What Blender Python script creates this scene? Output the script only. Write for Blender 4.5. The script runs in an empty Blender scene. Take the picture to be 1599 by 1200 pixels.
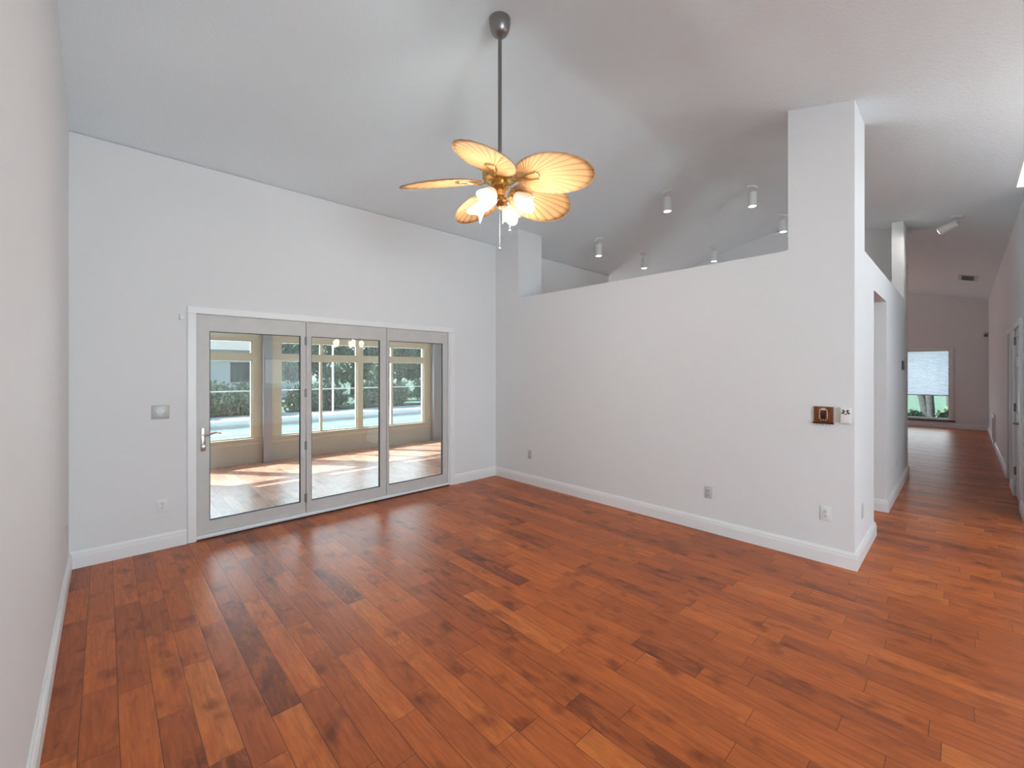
import bpy, bmesh, math, random
from mathutils import Vector, Matrix, Euler
random.seed(7)
S = bpy.context.scene
COL = S.collection
PI = math.pi
R = math.radians

# ------------------------------------------------------------ camera
CH = 1.52
cam_d = bpy.data.cameras.new('camera'); cam = bpy.data.objects.new('camera', cam_d); COL.objects.link(cam)
cam.location = (0, 0, CH); cam.rotation_euler = (R(90), 0, R(-43.5))
cam_d.sensor_width = 36; cam_d.lens = 670.0 / 1599 * 36; cam_d.shift_y = -20 / 1599
cam_d.clip_start = 0.05; cam_d.clip_end = 300
S.camera = cam
# ------------------------------------------------------------ world, sun, daylight, exposure
S.view_settings.view_transform = 'Standard'; S.view_settings.look = 'None'
S.view_settings.gamma = 1; S.view_settings.use_curve_mapping = False
S.view_settings.exposure = 0.50
SKY = 1.0
SUN = 13.0
w = bpy.data.worlds.new('World'); S.world = w; w.use_nodes = True
nt = w.node_tree; nt.nodes.clear()
wo = nt.nodes.new('ShaderNodeOutputWorld'); bg = nt.nodes.new('ShaderNodeBackground')
tc = nt.nodes.new('ShaderNodeTexCoord'); sx = nt.nodes.new('ShaderNodeSeparateXYZ'); cr = nt.nodes.new('ShaderNodeValToRGB')
nt.links.new(tc.outputs['Generated'], sx.inputs[0]); nt.links.new(sx.outputs['Z'], cr.inputs[0])
cr.color_ramp.elements[0].position = 0.0; cr.color_ramp.elements[0].color = (1.0, 1.0, 1.0, 1)
cr.color_ramp.elements[1].position = 0.7; cr.color_ramp.elements[1].color = (.50, .68, .98, 1)
nt.links.new(cr.outputs[0], bg.inputs[0]); bg.inputs[1].default_value = SKY
nt.links.new(bg.outputs[0], wo.inputs[0])
sun_d = bpy.data.lights.new('sun', 'SUN'); sun = bpy.data.objects.new('sun', sun_d); COL.objects.link(sun)
sun_d.energy = SUN; sun_d.angle = R(0.6); sun_d.color = (1, .95, .87)
sun.rotation_euler = Vector((.80, -1.0, -1.10)).to_track_quat('-Z', 'Y').to_euler()

def area(name, loc, direction, sx_, sy_, energy, color=(1, 1, 1)):
    d = bpy.data.lights.new(name, 'AREA'); d.shape = 'RECTANGLE'; d.size = sx_; d.size_y = sy_; d.energy = energy; d.color = color
    o = bpy.data.objects.new(name, d); COL.objects.link(o); o.location = loc
    o.rotation_euler = Vector(direction).to_track_quat('-Z', 'Y').to_euler(); return o
DAY = (.81, .925, 1.0)
area('front_window_fill', (1.0, -4.35, 1.32), (0, 1, -0.18), 1.9, 2.0, 142, DAY)  # fill light added behind the camera, outside a made-up window
area('daylight_skylight', (5.8, -.85, 4.35), (0, 0.0, -1), 1.5, .9, 16, DAY)
area('daylight_living_window', (12.6, 6.75, 1.5), (0, -1, 0), 2.6, 1.9, 21, DAY)
area('daylight_far_window', (17.2, .8, 1.3), (-1, 0, 0), 1.1, 1.8, 19, (1, .97, .96))
area('daylight_nook_window', (7.85, 6.75, 1.5), (0, -1, 0), 1.2, 1.6, 15, DAY)
area('daylight_porch', (3.3, 8.6, 1.3), (0, -1, .3), 5.6, 1.6, 175, DAY)

# ------------------------------------------------------------ materials
def ramp(nt, pts):
    n = nt.nodes.new('ShaderNodeValToRGB'); e = n.color_ramp.elements
    while len(e) < len(pts): e.new(.5)
    for el, (p, c) in zip(e, pts): el.position = p; el.color = (*c, 1)
    return n
def mat(name, col, rough=.5, metal=0, spec=.5, bump=None, var=0, emit=None, estr=0, coat=0, vscale=3):
    m = bpy.data.materials.new(name); m.use_nodes = True; n = m.node_tree; b = n.nodes['Principled BSDF']
    b.inputs['Base Color'].default_value = (*col, 1); b.inputs['Roughness'].default_value = rough
    b.inputs['Metallic'].default_value = metal; b.inputs['Specular IOR Level'].default_value = spec
    b.inputs['Coat Weight'].default_value = coat
    t = n.nodes.new('ShaderNodeTexCoord')
    if var:
        no = n.nodes.new('ShaderNodeTexNoise'); no.inputs['Scale'].default_value = vscale; no.inputs['Detail'].default_value = 5
        n.links.new(t.outputs['Object'], no.inputs['Vector'])
        r = ramp(n, [(.3, tuple(c * (1 - var) for c in col)), (.7, tuple(min(1, c * (1 + var)) for c in col))])
        n.links.new(no.outputs[0], r.inputs[0]); n.links.new(r.outputs[0], b.inputs['Base Color'])
    if bump:
        sc, st = bump
        no = n.nodes.new('ShaderNodeTexNoise'); no.inputs['Scale'].default_value = sc; no.inputs['Detail'].default_value = 3
        n.links.new(t.outputs['Object'], no.inputs['Vector'])
        bp = n.nodes.new('ShaderNodeBump'); bp.inputs['Strength'].default_value = st; bp.inputs['Distance'].default_value = .01
        n.links.new(no.outputs[0], bp.inputs['Height']); n.links.new(bp.outputs[0], b.inputs['Normal'])
    if emit:
        b.inputs['Emission Color'].default_value = (*emit, 1); b.inputs['Emission Strength'].default_value = estr
    return m
def glass_mat(name, tint=(1, 1, 1), ior=1.5, gain=1.0):
    m = bpy.data.materials.new(name); m.use_nodes = True; n = m.node_tree; n.nodes.clear()
    o = n.nodes.new('ShaderNodeOutputMaterial'); mx = n.nodes.new('ShaderNodeMixShader')
    tr = n.nodes.new('ShaderNodeBsdfTransparent'); gl = n.nodes.new('ShaderNodeBsdfGlossy'); lw = n.nodes.new('ShaderNodeLayerWeight')
    lw.inputs[0].default_value = .5; f0 = ((ior - 1) / (ior + 1)) ** 2
    pw = n.nodes.new('ShaderNodeMath'); pw.operation = 'POWER'; pw.inputs[1].default_value = 5
    ma = n.nodes.new('ShaderNodeMath'); ma.operation = 'MULTIPLY_ADD'; ma.inputs[1].default_value = 1 - f0; ma.inputs[2].default_value = f0
    mu = n.nodes.new('ShaderNodeMath'); mu.operation = 'MULTIPLY'; mu.inputs[1].default_value = gain; mu.use_clamp = True
    tr.inputs[0].default_value = (*tint, 1); gl.inputs['Roughness'].default_value = 0.0
    n.links.new(lw.outputs['Facing'], pw.inputs[0]); n.links.new(pw.outputs[0], ma.inputs[0]); n.links.new(ma.outputs[0], mu.inputs[0]); n.links.new(mu.outputs[0], mx.inputs[0])
    n.links.new(tr.outputs[0], mx.inputs[1]); n.links.new(gl.outputs[0], mx.inputs[2]); n.links.new(mx.outputs[0], o.inputs[0])
    return m

def floor_mat(name='maple_planks', cols=((0, (.23, .054, .016)), (.07, (.36, .086, .021)), (.5, (.46, .112, .024)), (.9, (.53, .134, .028)), (1, (.58, .165, .036)))):
    m = bpy.data.materials.new(name); m.use_nodes = True; n = m.node_tree; L = n.links; b = n.nodes['Principled BSDF']
    def M(op, a, b_=None, c=None):
        q = n.nodes.new('ShaderNodeMath'); q.operation = op
        for i, v in enumerate((a, b_, c)):
            if v is None: continue
            if isinstance(v, (int, float)): q.inputs[i].default_value = v
            else: L.new(v, q.inputs[i])
        return q.outputs[0]
    def white(*v):
        c = n.nodes.new('ShaderNodeCombineXYZ'); q = n.nodes.new('ShaderNodeTexWhiteNoise'); q.noise_dimensions = '3D'
        for i, x in enumerate(v):
            if isinstance(x, (int, float)): c.inputs[i].default_value = x
            else: L.new(x, c.inputs[i])
        L.new(c.outputs[0], q.inputs['Vector']); return q.outputs['Value']
    g = n.nodes.new('ShaderNodeNewGeometry'); s = n.nodes.new('ShaderNodeSeparateXYZ'); L.new(g.outputs['Position'], s.inputs[0])
    X, Y = s.outputs['X'], s.outputs['Y']
    W, LN = .122, 1.25
    xw = M('DIVIDE', M('ADD', X, .2), W); row = M('FLOOR', xw); fx = M('SUBTRACT', xw, row)
    v = M('ADD', M('DIVIDE', Y, LN), M('MULTIPLY', white(row, 3.3, 1.7), 9.0)); cell = M('FLOOR', v); fv = M('SUBTRACT', v, cell)
    sp = M('MULTIPLY_ADD', white(row, cell, 7.7), .5, .25)
    sub = M('GREATER_THAN', fv, sp)
    d0 = M('MINIMUM', fv, M('ABSOLUTE', M('SUBTRACT', fv, sp))); d0 = M('MINIMUM', d0, M('SUBTRACT', 1.0, fv))
    dy = M('MULTIPLY', d0, LN); dx = M('MULTIPLY', M('MINIMUM', fx, M('SUBTRACT', 1.0, fx)), W)
    dist = M('MINIMUM', dx, dy)
    rnd = white(row, cell, M('ADD', sub, .37)); rnd2 = white(row, cell, M('ADD', sub, 5.37))
    # grain
    cv = n.nodes.new('ShaderNodeCombineXYZ')
    L.new(M('ADD', M('MULTIPLY', X, 9.0), M('MULTIPLY', rnd, 60.0)), cv.inputs[0])
    L.new(M('ADD', M('MULTIPLY', Y, 2.2), M('MULTIPLY', rnd2, 40.0)), cv.inputs[1])
    no = n.nodes.new('ShaderNodeTexNoise'); no.inputs['Scale'].default_value = 1.6; no.inputs['Detail'].default_value = 6; no.inputs['Distortion'].default_value = .9; no.inputs['Roughness'].default_value = .62
    L.new(cv.outputs[0], no.inputs['Vector'])
    cv2 = n.nodes.new('ShaderNodeCombineXYZ')
    L.new(M('ADD', M('MULTIPLY', X, 55.0), M('MULTIPLY', rnd2, 60.0)), cv2.inputs[0]); L.new(M('MULTIPLY', Y, 5.0), cv2.inputs[1])
    no2 = n.nodes.new('ShaderNodeTexNoise'); no2.inputs['Scale'].default_value = 1.0; no2.inputs['Detail'].default_value = 4; no2.inputs['Distortion'].default_value = .8
    L.new(cv2.outputs[0], no2.inputs['Vector'])
    cv3 = n.nodes.new('ShaderNodeCombineXYZ')
    L.new(M('ADD', M('MULTIPLY', X, 5.0), M('MULTIPLY', rnd, 31.0)), cv3.inputs[0]); L.new(M('ADD', M('MULTIPLY', Y, 3.5), M('MULTIPLY', rnd2, 17.0)), cv3.inputs[1])
    no3 = n.nodes.new('ShaderNodeTexNoise'); no3.inputs['Scale'].default_value = 1.3; no3.inputs['Detail'].default_value = 3
    L.new(cv3.outputs[0], no3.inputs['Vector'])
    base = ramp(n, list(cols))
    L.new(M('MULTIPLY_ADD', M('SUBTRACT', no.outputs[0], .5), .9, rnd), base.inputs[0])
    mx = n.nodes.new('ShaderNodeMix'); mx.data_type = 'RGBA'; mx.blend_type = 'MULTIPLY'
    g2 = ramp(n, [(.3, (.66, .60, .57)), (.65, (1.14, 1.13, 1.12))]); L.new(no2.outputs[0], g2.inputs[0])
    mx.inputs['Factor'].default_value = .7; L.new(base.outputs[0], mx.inputs['A']); L.new(g2.outputs[0], mx.inputs['B'])
    mx3 = n.nodes.new('ShaderNodeMix'); mx3.data_type = 'RGBA'; mx3.blend_type = 'MULTIPLY'
    g3 = ramp(n, [(.27, (.42, .36, .35)), (.44, (1.03, 1.03, 1.03))]); L.new(no3.outputs[0], g3.inputs[0])
    mx3.inputs['Factor'].default_value = .9; L.new(mx.outputs['Result'], mx3.inputs['A']); L.new(g3.outputs[0], mx3.inputs['B'])
    mx2 = n.nodes.new('ShaderNodeMix'); mx2.data_type = 'RGBA'
    L.new(M('MULTIPLY', M('LESS_THAN', dist, .0013), .8), mx2.inputs['Factor']); L.new(mx3.outputs['Result'], mx2.inputs['A']); mx2.inputs['B'].default_value = (.05, .014, .007, 1)
    L.new(mx2.outputs['Result'], b.inputs['Base Color'])
    edge = M('MINIMUM', M('DIVIDE', dist, .005), 1.0)
    cv4 = n.nodes.new('ShaderNodeCombineXYZ')
    L.new(M('ADD', M('MULTIPLY', X, 4.0), M('MULTIPLY', rnd, 50.0)), cv4.inputs[0]); L.new(M('MULTIPLY', Y, 9.0), cv4.inputs[1])
    no4 = n.nodes.new('ShaderNodeTexNoise'); no4.inputs['Scale'].default_value = 1.2; no4.inputs['Detail'].default_value = 2
    L.new(cv4.outputs[0], no4.inputs['Vector'])
    hgt = M('ADD', M('MULTIPLY', edge, .5), M('MULTIPLY', no4.outputs[0], 1.0))
    bp = n.nodes.new('ShaderNodeBump'); bp.inputs['Strength'].default_value = .35; bp.inputs['Distance'].default_value = .003
    L.new(hgt, bp.inputs['Height']); L.new(bp.outputs[0], b.inputs['Normal'])
    L.new(M('MULTIPLY_ADD', no.outputs[0], .16, .27), b.inputs['Roughness'])
    b.inputs['Specular IOR Level'].default_value = .32
    return m

MT = {}
MT['floor'] = floor_mat()
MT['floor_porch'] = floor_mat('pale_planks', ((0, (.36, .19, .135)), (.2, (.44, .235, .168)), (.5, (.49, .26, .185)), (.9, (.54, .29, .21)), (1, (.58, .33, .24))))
MT['wall'] = mat('painted_wall', (.80, .805, .815), .65, spec=.25, bump=(90, .05))
MT['ceiling'] = mat('knockdown_ceiling', (.82, .905, .945), .8, spec=.2, bump=(48, .34))
MT['trim'] = mat('gloss_white_trim', (.86, .865, .875), .35, bump=(40, .01))
MT['doorgrey'] = mat('greige_door_paint', (.60, .59, .575), .4, bump=(60, .02), var=.04, vscale=8)
MT['seal'] = mat('dark_gasket', (.05, .055, .06), .6, var=.1)
MT['nickel'] = mat('brushed_nickel', (.55, .53, .50), .28, 1, bump=(200, .02))
MT['pewter'] = mat('dark_pewter', (.30, .295, .29), .34, 1, bump=(150, .02))
MT['brass'] = mat('antique_brass', (.72, .49, .20), .25, 1, var=.12, vscale=20)
MT['tan'] = mat('tan_frame', (.56, .50, .37), .5, var=.03)
MT['knee'] = mat('taupe_panel', (.42, .385, .32), .6, var=.04)
MT['post'] = mat('grey_post', (.30, .31, .335), .55, var=.05)
MT['white'] = mat('white_plastic', (.82, .82, .81), .35, var=.02)
MT['greyplate'] = mat('satin_metal_plate', (.46, .46, .445), .4, .3, var=.03)
MT['almond'] = mat('grey_plate', (.60, .60, .59), .45, var=.02)
MT['black'] = mat('black_plastic', (.02, .02, .02), .4, var=.1)
MT['darkgrey'] = mat('dark_grey_plastic', (.09, .09, .09), .5, var=.1)
MT['glass'] = glass_mat('door_glass', (.97, .985, .985), 1.5, 2.1)
MT['glass_porch'] = glass_mat('porch_glass', (.90, .96, .97), 1.45, 1.0)
MT['glass_teal'] = glass_mat('tinted_glass', (.84, .92, .94), 1.45, 1.0)
MT['wood'] = mat('plaque_wood', (.20, .055, .018), .4, var=.5, vscale=60)
MT['wood_dark'] = mat('dark_wood', (.035, .012, .007), .4, var=.3, vscale=50)
MT['bone'] = mat('pale_inlay', (.75, .60, .42), .4, var=.15, vscale=80)
MT['shade_cloth'] = mat('pleated_shade', (.86, .87, .90), .8, var=.01)
_n = MT['shade_cloth'].node_tree; _t = _n.nodes.new('ShaderNodeBsdfTranslucent'); _t.inputs[0].default_value = (.90, .93, .97, 1); _m = _n.nodes.new('ShaderNodeMixShader'); _m.inputs[0].default_value = .6
_n.links.new(_n.nodes['Principled BSDF'].outputs[0], _m.inputs[1]); _n.links.new(_t.outputs[0], _m.inputs[2]); _n.links.new(_m.outputs[0], _n.nodes['Material Output'].inputs[0])
MT['sill'] = mat('dark_sill', (.10, .085, .075), .3, var=.2)
def blade_mat():
    # woven palm leaf: fine brown rib lines fanning out from the leaf's root
    m = mat('palm_leaf_fabric', (.80, .57, .33), .7, spec=.15); n = m.node_tree; L = n.links
    t = n.nodes['Texture Coordinate']; sp = n.nodes.new('ShaderNodeSeparateXYZ'); L.new(t.outputs['Object'], sp.inputs[0])
    def M(op, a, b=None):
        q = n.nodes.new('ShaderNodeMath'); q.operation = op
        for i, v in enumerate((a, b)):
            if v is None: continue
            if isinstance(v, (int, float)): q.inputs[i].default_value = v
            else: L.new(v, q.inputs[i])
        return q.outputs[0]
    fr = M('FRACT', M('ADD', M('MULTIPLY', M('ARCTAN2', sp.outputs['Y'], sp.outputs['X']), 44 / (2 * PI)), 22.0))
    tri = M('MULTIPLY', M('ABSOLUTE', M('SUBTRACT', fr, .5)), 2.0)
    r = ramp(n, [(0, (.63, .375, .175)), (.80, (.57, .33, .15)), (.92, (.38, .20, .08)), (1, (.34, .18, .07))]); L.new(tri, r.inputs[0])
    L.new(r.outputs[0], n.nodes['Principled BSDF'].inputs['Base Color']); return m
MT['blade'] = blade_mat()
MT['rim'] = mat('leaf_binding', (.42, .24, .11), .6, var=.1)
MT['shade_glass'] = mat('frosted_glass', (.70, .64, .54), .35, emit=(1.0, .88, .70), estr=.2, var=.01)
MT['bulb'] = mat('bulb', (1, 1, 1), .4, emit=(1, .90, .74), estr=4, var=.01)
MT['lens'] = mat('lit_lens', (1, 1, 1), .3, emit=(1, .97, .9), estr=10, var=.01)
MT['spot_body'] = mat('white_enamel', (.80, .80, .78), .4, var=.02)
MT['concrete'] = mat('pool_deck', (.62, .61, .58), .85, var=.08, bump=(30, .2))
MT['coping'] = mat('white_stucco', (.80, .80, .78), .8, var=.05, bump=(40, .2))
MT['lawn'] = mat('lawn', (.11, .18, .125), .9, var=.4, vscale=9, bump=(60, .5))
MT['leaf'] = mat('leaves_dark', (.07, .11, .06), .5, var=.5, vscale=6)
MT['leaf2'] = mat('leaves_light', (.16, .22, .13), .5, var=.5, vscale=6)
MT['bark'] = mat('bark', (.075, .07, .068), .9, var=.3, vscale=14, bump=(25, .6))
MT['stucco'] = mat('pale_stucco', (.72, .74, .74), .9, var=.04)
MT['roof'] = mat('shingle_roof', (.30, .29, .28), .9, var=.25, vscale=10)
MT['alu'] = mat('white_aluminium', (.75, .77, .78), .4, var=.03)
def water_mat():
    m = mat('pool_water', (.36, .55, .58), .06, spec=.5, bump=(6, .15), var=.08, vscale=1.2); return m
MT['water'] = water_mat()

# ------------------------------------------------------------ mesh helpers
class MB:
    def __init__(self): self.bm = bmesh.new()
    def _mat(self, faces, mi):
        for f in faces: f.material_index = mi
    def box(self, x0, x1, y0, y1, z0, z1, bev=0, mi=0, mx=None, seg=2):
        t = bmesh.new(); bmesh.ops.create_cube(t, size=1)
        for v in t.verts:
            v.co = Vector((x0 + (v.co.x + .5) * (x1 - x0), y0 + (v.co.y + .5) * (y1 - y0), z0 + (v.co.z + .5) * (z1 - z0)))
        if bev: bmesh.ops.bevel(t, geom=t.edges[:], offset=bev, segments=seg, affect='EDGES', profile=.5)
        return self.add(t, mx, mi)
    def add(self, t, mx=None, mi=0):
        if mx: t.transform(mx)
        vm = {v: self.bm.verts.new(v.co) for v in t.verts}
        for f in t.faces:
            try: nf = self.bm.faces.new([vm[v] for v in f.verts]); nf.material_index = mi if mi else f.material_index
            except ValueError: pass
        t.free(); return self
    def prism(self, poly, axis, a, b, mi=0):
        # poly in the two other axes (order x,y / x,z / y,z), extruded along axis from a to b
        def P(u, v, w_): return {'x': (w_, u, v), 'y': (u, w_, v), 'z': (u, v, w_)}[axis]
        t = bmesh.new()
        A = [t.verts.new(P(u, v, a)) for u, v in poly]; B = [t.verts.new(P(u, v, b)) for u, v in poly]
        n = len(poly)
        fa = t.faces.new(A); fb = t.faces.new(B[::-1])
        for i in range(n): t.faces.new((A[i], B[i], B[(i + 1) % n], A[(i + 1) % n]))
        fa.normal_update(); fb.normal_update(); bmesh.ops.triangulate(t, faces=[fa, fb], ngon_method='EAR_CLIP')
        bmesh.ops.recalc_face_normals(t, faces=t.faces[:])
        return self.add(t, None, mi)
    def slab(self, pts, dz, mi=0):
        t = bmesh.new(); A = [t.verts.new(p) for p in pts]; B = [t.verts.new((p[0], p[1], p[2] + dz)) for p in pts]
        n = len(pts); t.faces.new(A); t.faces.new(B[::-1])
        for i in range(n): t.faces.new((A[i], B[i], B[(i + 1) % n], A[(i + 1) % n]))
        bmesh.ops.recalc_face_normals(t, faces=t.faces[:]); return self.add(t, None, mi)
    def holes(self, axis, c0, c1, u0, u1, v0, v1, holes, mi=0):
        us = sorted({u0, u1, *[h[0] for h in holes], *[h[1] for h in holes]}); vs = sorted({v0, v1, *[h[2] for h in holes], *[h[3] for h in holes]})
        t = bmesh.new(); cache = {}
        def P(u, v, c):
            k = (round(u, 5), round(v, 5), round(c, 5))
            if k not in cache: cache[k] = t.verts.new({'x': (c, u, v), 'y': (u, c, v), 'z': (u, v, c)}[axis])
            return cache[k]
        nu, nv = len(us) - 1, len(vs) - 1
        def solid(i, j):
            if not (0 <= i < nu and 0 <= j < nv): return False
            cu, cv = (us[i] + us[i + 1]) / 2, (vs[j] + vs[j + 1]) / 2
            return not any(h[0] < cu < h[1] and h[2] < cv < h[3] for h in holes)
        for i in range(nu):
            for j in range(nv):
                if not solid(i, j): continue
                a, b, c, d = us[i], us[i + 1], vs[j], vs[j + 1]
                for cc in (c0, c1): t.faces.new((P(a, c, cc), P(b, c, cc), P(b, d, cc), P(a, d, cc)))
                for di, dj, e in ((-1, 0, ((a, c), (a, d))), (1, 0, ((b, c), (b, d))), (0, -1, ((a, c), (b, c))), (0, 1, ((a, d), (b, d)))):
                    if not solid(i + di, j + dj): t.faces.new((P(*e[0], c0), P(*e[1], c0), P(*e[1], c1), P(*e[0], c1)))
        bmesh.ops.recalc_face_normals(t, faces=t.faces[:]); return self.add(t, None, mi)
    def tube(self, pts, r, n=10, mi=0, closed=False):
        pts = [Vector(p) for p in pts]; rs = r if isinstance(r, (list, tuple)) else [r] * len(pts)
        t = bmesh.new(); rings = []; up = Vector((0, 0, 1)); N = len(pts)
        for i, p in enumerate(pts):
            if closed: d = (pts[(i + 1) % N] - pts[i - 1]).normalized()
            else: d = (pts[min(i + 1, N - 1)] - pts[max(i - 1, 0)]).normalized()
            if i == 0:
                a = d.cross(up) if abs(d.z) < .95 else d.cross(Vector((1, 0, 0))); a.normalize()
            else: a = (a - d * a.dot(d)).normalized()
            b = d.cross(a)
            rings.append([t.verts.new(p + (a * math.cos(k * 2 * PI / n) + b * math.sin(k * 2 * PI / n)) * rs[i]) for k in range(n)])
        for i in range(N if closed else N - 1):
            A, B = rings[i], rings[(i + 1) % N]
            for k in range(n): t.faces.new((A[k], A[(k + 1) % n], B[(k + 1) % n], B[k]))
        if not closed: t.faces.new(rings[0][::-1]); t.faces.new(rings[-1])
        bmesh.ops.recalc_face_normals(t, faces=t.faces[:]); return self.add(t, None, mi)
    def lathe(self, prof, n=32, mx=None, mi=0, cap=True):
        t = bmesh.new(); rings = []
        for r, z in prof:
            if r < 1e-6: rings.append([t.verts.new((0, 0, z))])
            else: rings.append([t.verts.new((r * math.cos(k * 2 * PI / n), r * math.sin(k * 2 * PI / n), z)) for k in range(n)])
        for A, B in zip(rings, rings[1:]):
            for k in range(n):
                a, b, c, d = A[k % len(A)], A[(k + 1) % len(A)], B[(k + 1) % len(B)], B[k % len(B)]
                f = [v for i, v in enumerate((a, b, c, d)) if v not in (a, b, c, d)[:i]]
                if len(f) > 2: t.faces.new(f)
        if cap:
            for ring in (rings[0], rings[-1]):
                if len(ring) > 2: t.faces.new(ring)
        bmesh.ops.recalc_face_normals(t, faces=t.faces[:]); return self.add(t, mx, mi)
    def sphere(self, c, r, mi=0, sub=2, scale=(1, 1, 1)):
        t = bmesh.new(); bmesh.ops.create_icosphere(t, subdivisions=sub, radius=r)
        for v in t.verts: v.co = Vector((v.co.x * scale[0] + c[0], v.co.y * scale[1] + c[1], v.co.z * scale[2] + c[2]))
        return self.add(t, None, mi)
    def build(self, name, m, parent=None, smooth=True, ang=35):
        me = bpy.data.meshes.new(name); self.bm.to_mesh(me); self.bm.free()
        for mm in (m if isinstance(m, (list, tuple)) else [m]): me.materials.append(mm)
        if smooth:
            for p in me.polygons: p.use_smooth = True
            me.set_sharp_from_angle(angle=R(ang))
        o = bpy.data.objects.new(name, me); COL.objects.link(o)
        if parent: o.parent = parent
        return o
def tag(o, label=None, cat=None, group=None, kind=None):
    if label: o['label'] = label
    if cat: o['category'] = cat
    if group: o['group'] = group
    if kind: o['kind'] = kind
    return o
def empty(name, loc, rot=(0, 0, 0), label=None, cat=None, group=None, kind=None):
    o = bpy.data.objects.new(name, None); COL.objects.link(o); o.location = loc; o.rotation_euler = rot; o.empty_display_size = .05
    return tag(o, label, cat, group, kind)
def copy_tree(o, parent=None):
    c = o.copy(); COL.objects.link(c)
    if parent: c.parent = parent
    for ch in [k for k in o.children]: copy_tree(ch, c)
    return c
def struct(o, label, cat): return tag(o, label, cat, kind='structure')
def align(d):  # matrix rotating +Z to d
    return Vector(d).to_track_quat('Z', 'Y').to_matrix().to_4x4()

# ------------------------------------------------------------ shell dimensions
XL, YB, XP, PT, YC, YR_, XE, YF, XS = -.20, 4.72, 4.15, .47, .575, -.43, 16.36, -4.2, 6.62
RY, RZ, SL = 2.2, 4.0, .25
def cz(y): return RZ - SL * math.sqrt((y - RY) ** 2 + .022)   # softly rounded drywall ridge
LT = 2.53   # ledge height

# floor
f = MB(); f.holes('z', -.12, 0, -.4, 16.5, -4.3, 8.2, [(-.5, 6.99, YB + .08, 8.3)]); struct(f.build('floor', MT['floor'], smooth=False), 'glossy reddish brown hardwood plank floor running through the whole house', 'floor')
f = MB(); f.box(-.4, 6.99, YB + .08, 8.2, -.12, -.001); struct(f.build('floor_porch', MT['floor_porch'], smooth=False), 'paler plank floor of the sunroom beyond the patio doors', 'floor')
# ceiling
SK0_ = -.34
c = MB()
def cs(x0, x1, y0, y1): c.slab([(x0, y0, cz(y0)), (x1, y0, cz(y0)), (x1, y1, cz(y1)), (x0, y1, cz(y1))], .12)
brk = [1.3 + .1 * k for k in range(5)] + [1.78 + .06 * k for k in range(15)] + [2.7 + .1 * k for k in range(5)]
for ya, yb in zip([SK0_] + brk, brk + [4.84]): cs(-.4, 16.5, ya, yb)
cs(7.0, 16.5, 4.84, 6.7)
SK = (4.95, XS, -1.35, -.34)
cs(-.4, SK[0], SK[2], SK[3]); cs(SK[1], 16.5, SK[2], SK[3]); cs(-.4, 16.5, -4.33, SK[2])
bmesh.ops.remove_doubles(c.bm, verts=c.bm.verts[:], dist=1e-4)
struct(c.build('ceiling', MT['ceiling'], smooth=False), 'pale grey textured vaulted ceiling with ridge above the fan', 'ceiling')
# skylight shaft
s = MB(); e_ = .02
for (x0, x1, y0, y1) in ((SK[0], SK[0] + e_, SK[2], SK[3]), (SK[1] - e_, SK[1], SK[2], SK[3]), (SK[0], SK[1], SK[2], SK[2] + e_), (SK[0], SK[1], SK[3] - e_, SK[3])):
    s.slab([(x0, y0, cz(y0) - .002), (x1, y0, cz(y0) - .002), (x1, y1, cz(y1) - .002), (x0, y1, cz(y1) - .002)], .9)
struct(s.build('trim_1', MT['trim'], smooth=False), 'white skylight shaft cut in the ceiling at the right edge', 'skylight')
g = MB(); g.box(SK[0], SK[1], SK[2], SK[3], 4.2, 4.22)
struct(g.build('window_1', MT['glass_porch']), 'clear pane on top of the skylight shaft', 'skylight pane')

# walls
m_ = MB(); m_.prism([(-4.33, 0), (4.84, 0), (4.84, cz(4.84)), (RY + .5, cz(RY + .5)), (RY + .15, cz(RY + .15)), (RY - .15, cz(RY - .15)), (RY - .5, cz(RY - .5)), (-4.33, cz(-4.33))], 'x', XL - .12, XL)
struct(m_.build('wall_left', MT['wall'], smooth=False), 'white wall along the left edge of the picture', 'wall')
DX0, DX1, DZ = .575, 3.345, 2.04
m_ = MB(); m_.holes('y', YB, YB + .12, XL, 7.05, 0, 3.36, [(DX0, DX1, -.01, DZ)])
struct(m_.build('wall_back', MT['wall'], smooth=False), 'white wall holding the glazed patio doors', 'wall')
m_ = MB(); m_.prism([(YC, 0), (YB, 0), (YB, cz(YB)), (4.244, cz(4.244)), (4.244, LT), (1.015, LT), (1.015, cz(1.015)), (YC, cz(YC))], 'x', XP, XP + PT)
struct(m_.build('wall_partition', MT['wall'], smooth=False), 'white thick partition wall open above between two full height columns', 'wall')
m_ = MB(); m_.prism([(XP + PT, 0), (5.16, 0), (5.16, 2.27), (6.11, 2.27), (6.11, 0), (8.63, 0), (8.63, 3.6), (8.0, 3.6), (8.0, LT), (XP + PT, LT)], 'y', YC, YC + .125)
struct(m_.build('wall_corridor', MT['wall'], smooth=False), 'white corridor wall with a doorway and an opening above', 'wall')
m_ = MB(); m_.prism([(YC + .125, 0), (6.7, 0), (6.7, cz(6.7)), (RY + .5, cz(RY + .5)), (RY + .15, cz(RY + .15)), (RY - .15, cz(RY - .15)), (RY - .5, cz(RY - .5)), (YC + .125, cz(YC + .125))], 'x', 8.5, 8.63)
struct(m_.build('wall_kitchen', MT['wall'], smooth=False), 'grey white wall seen through the opening above the corridor wall', 'wall')
m_ = MB(); m_.holes('y', 6.6, 6.72, 6.93, 16.5, 0, 2.95, [(7.3, 8.4, .9, 2.2), (11.3, 13.9, .5, 2.4)])
m_.box(6.93, 7.05, 4.84, 6.6, 0, 3.3)
struct(m_.build('wall_nook', MT['wall'], smooth=False), 'white wall of the breakfast nook behind the partition', 'wall')
D4 = (7.25, 8.05); D5 = (8.68, 9.28)
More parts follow.
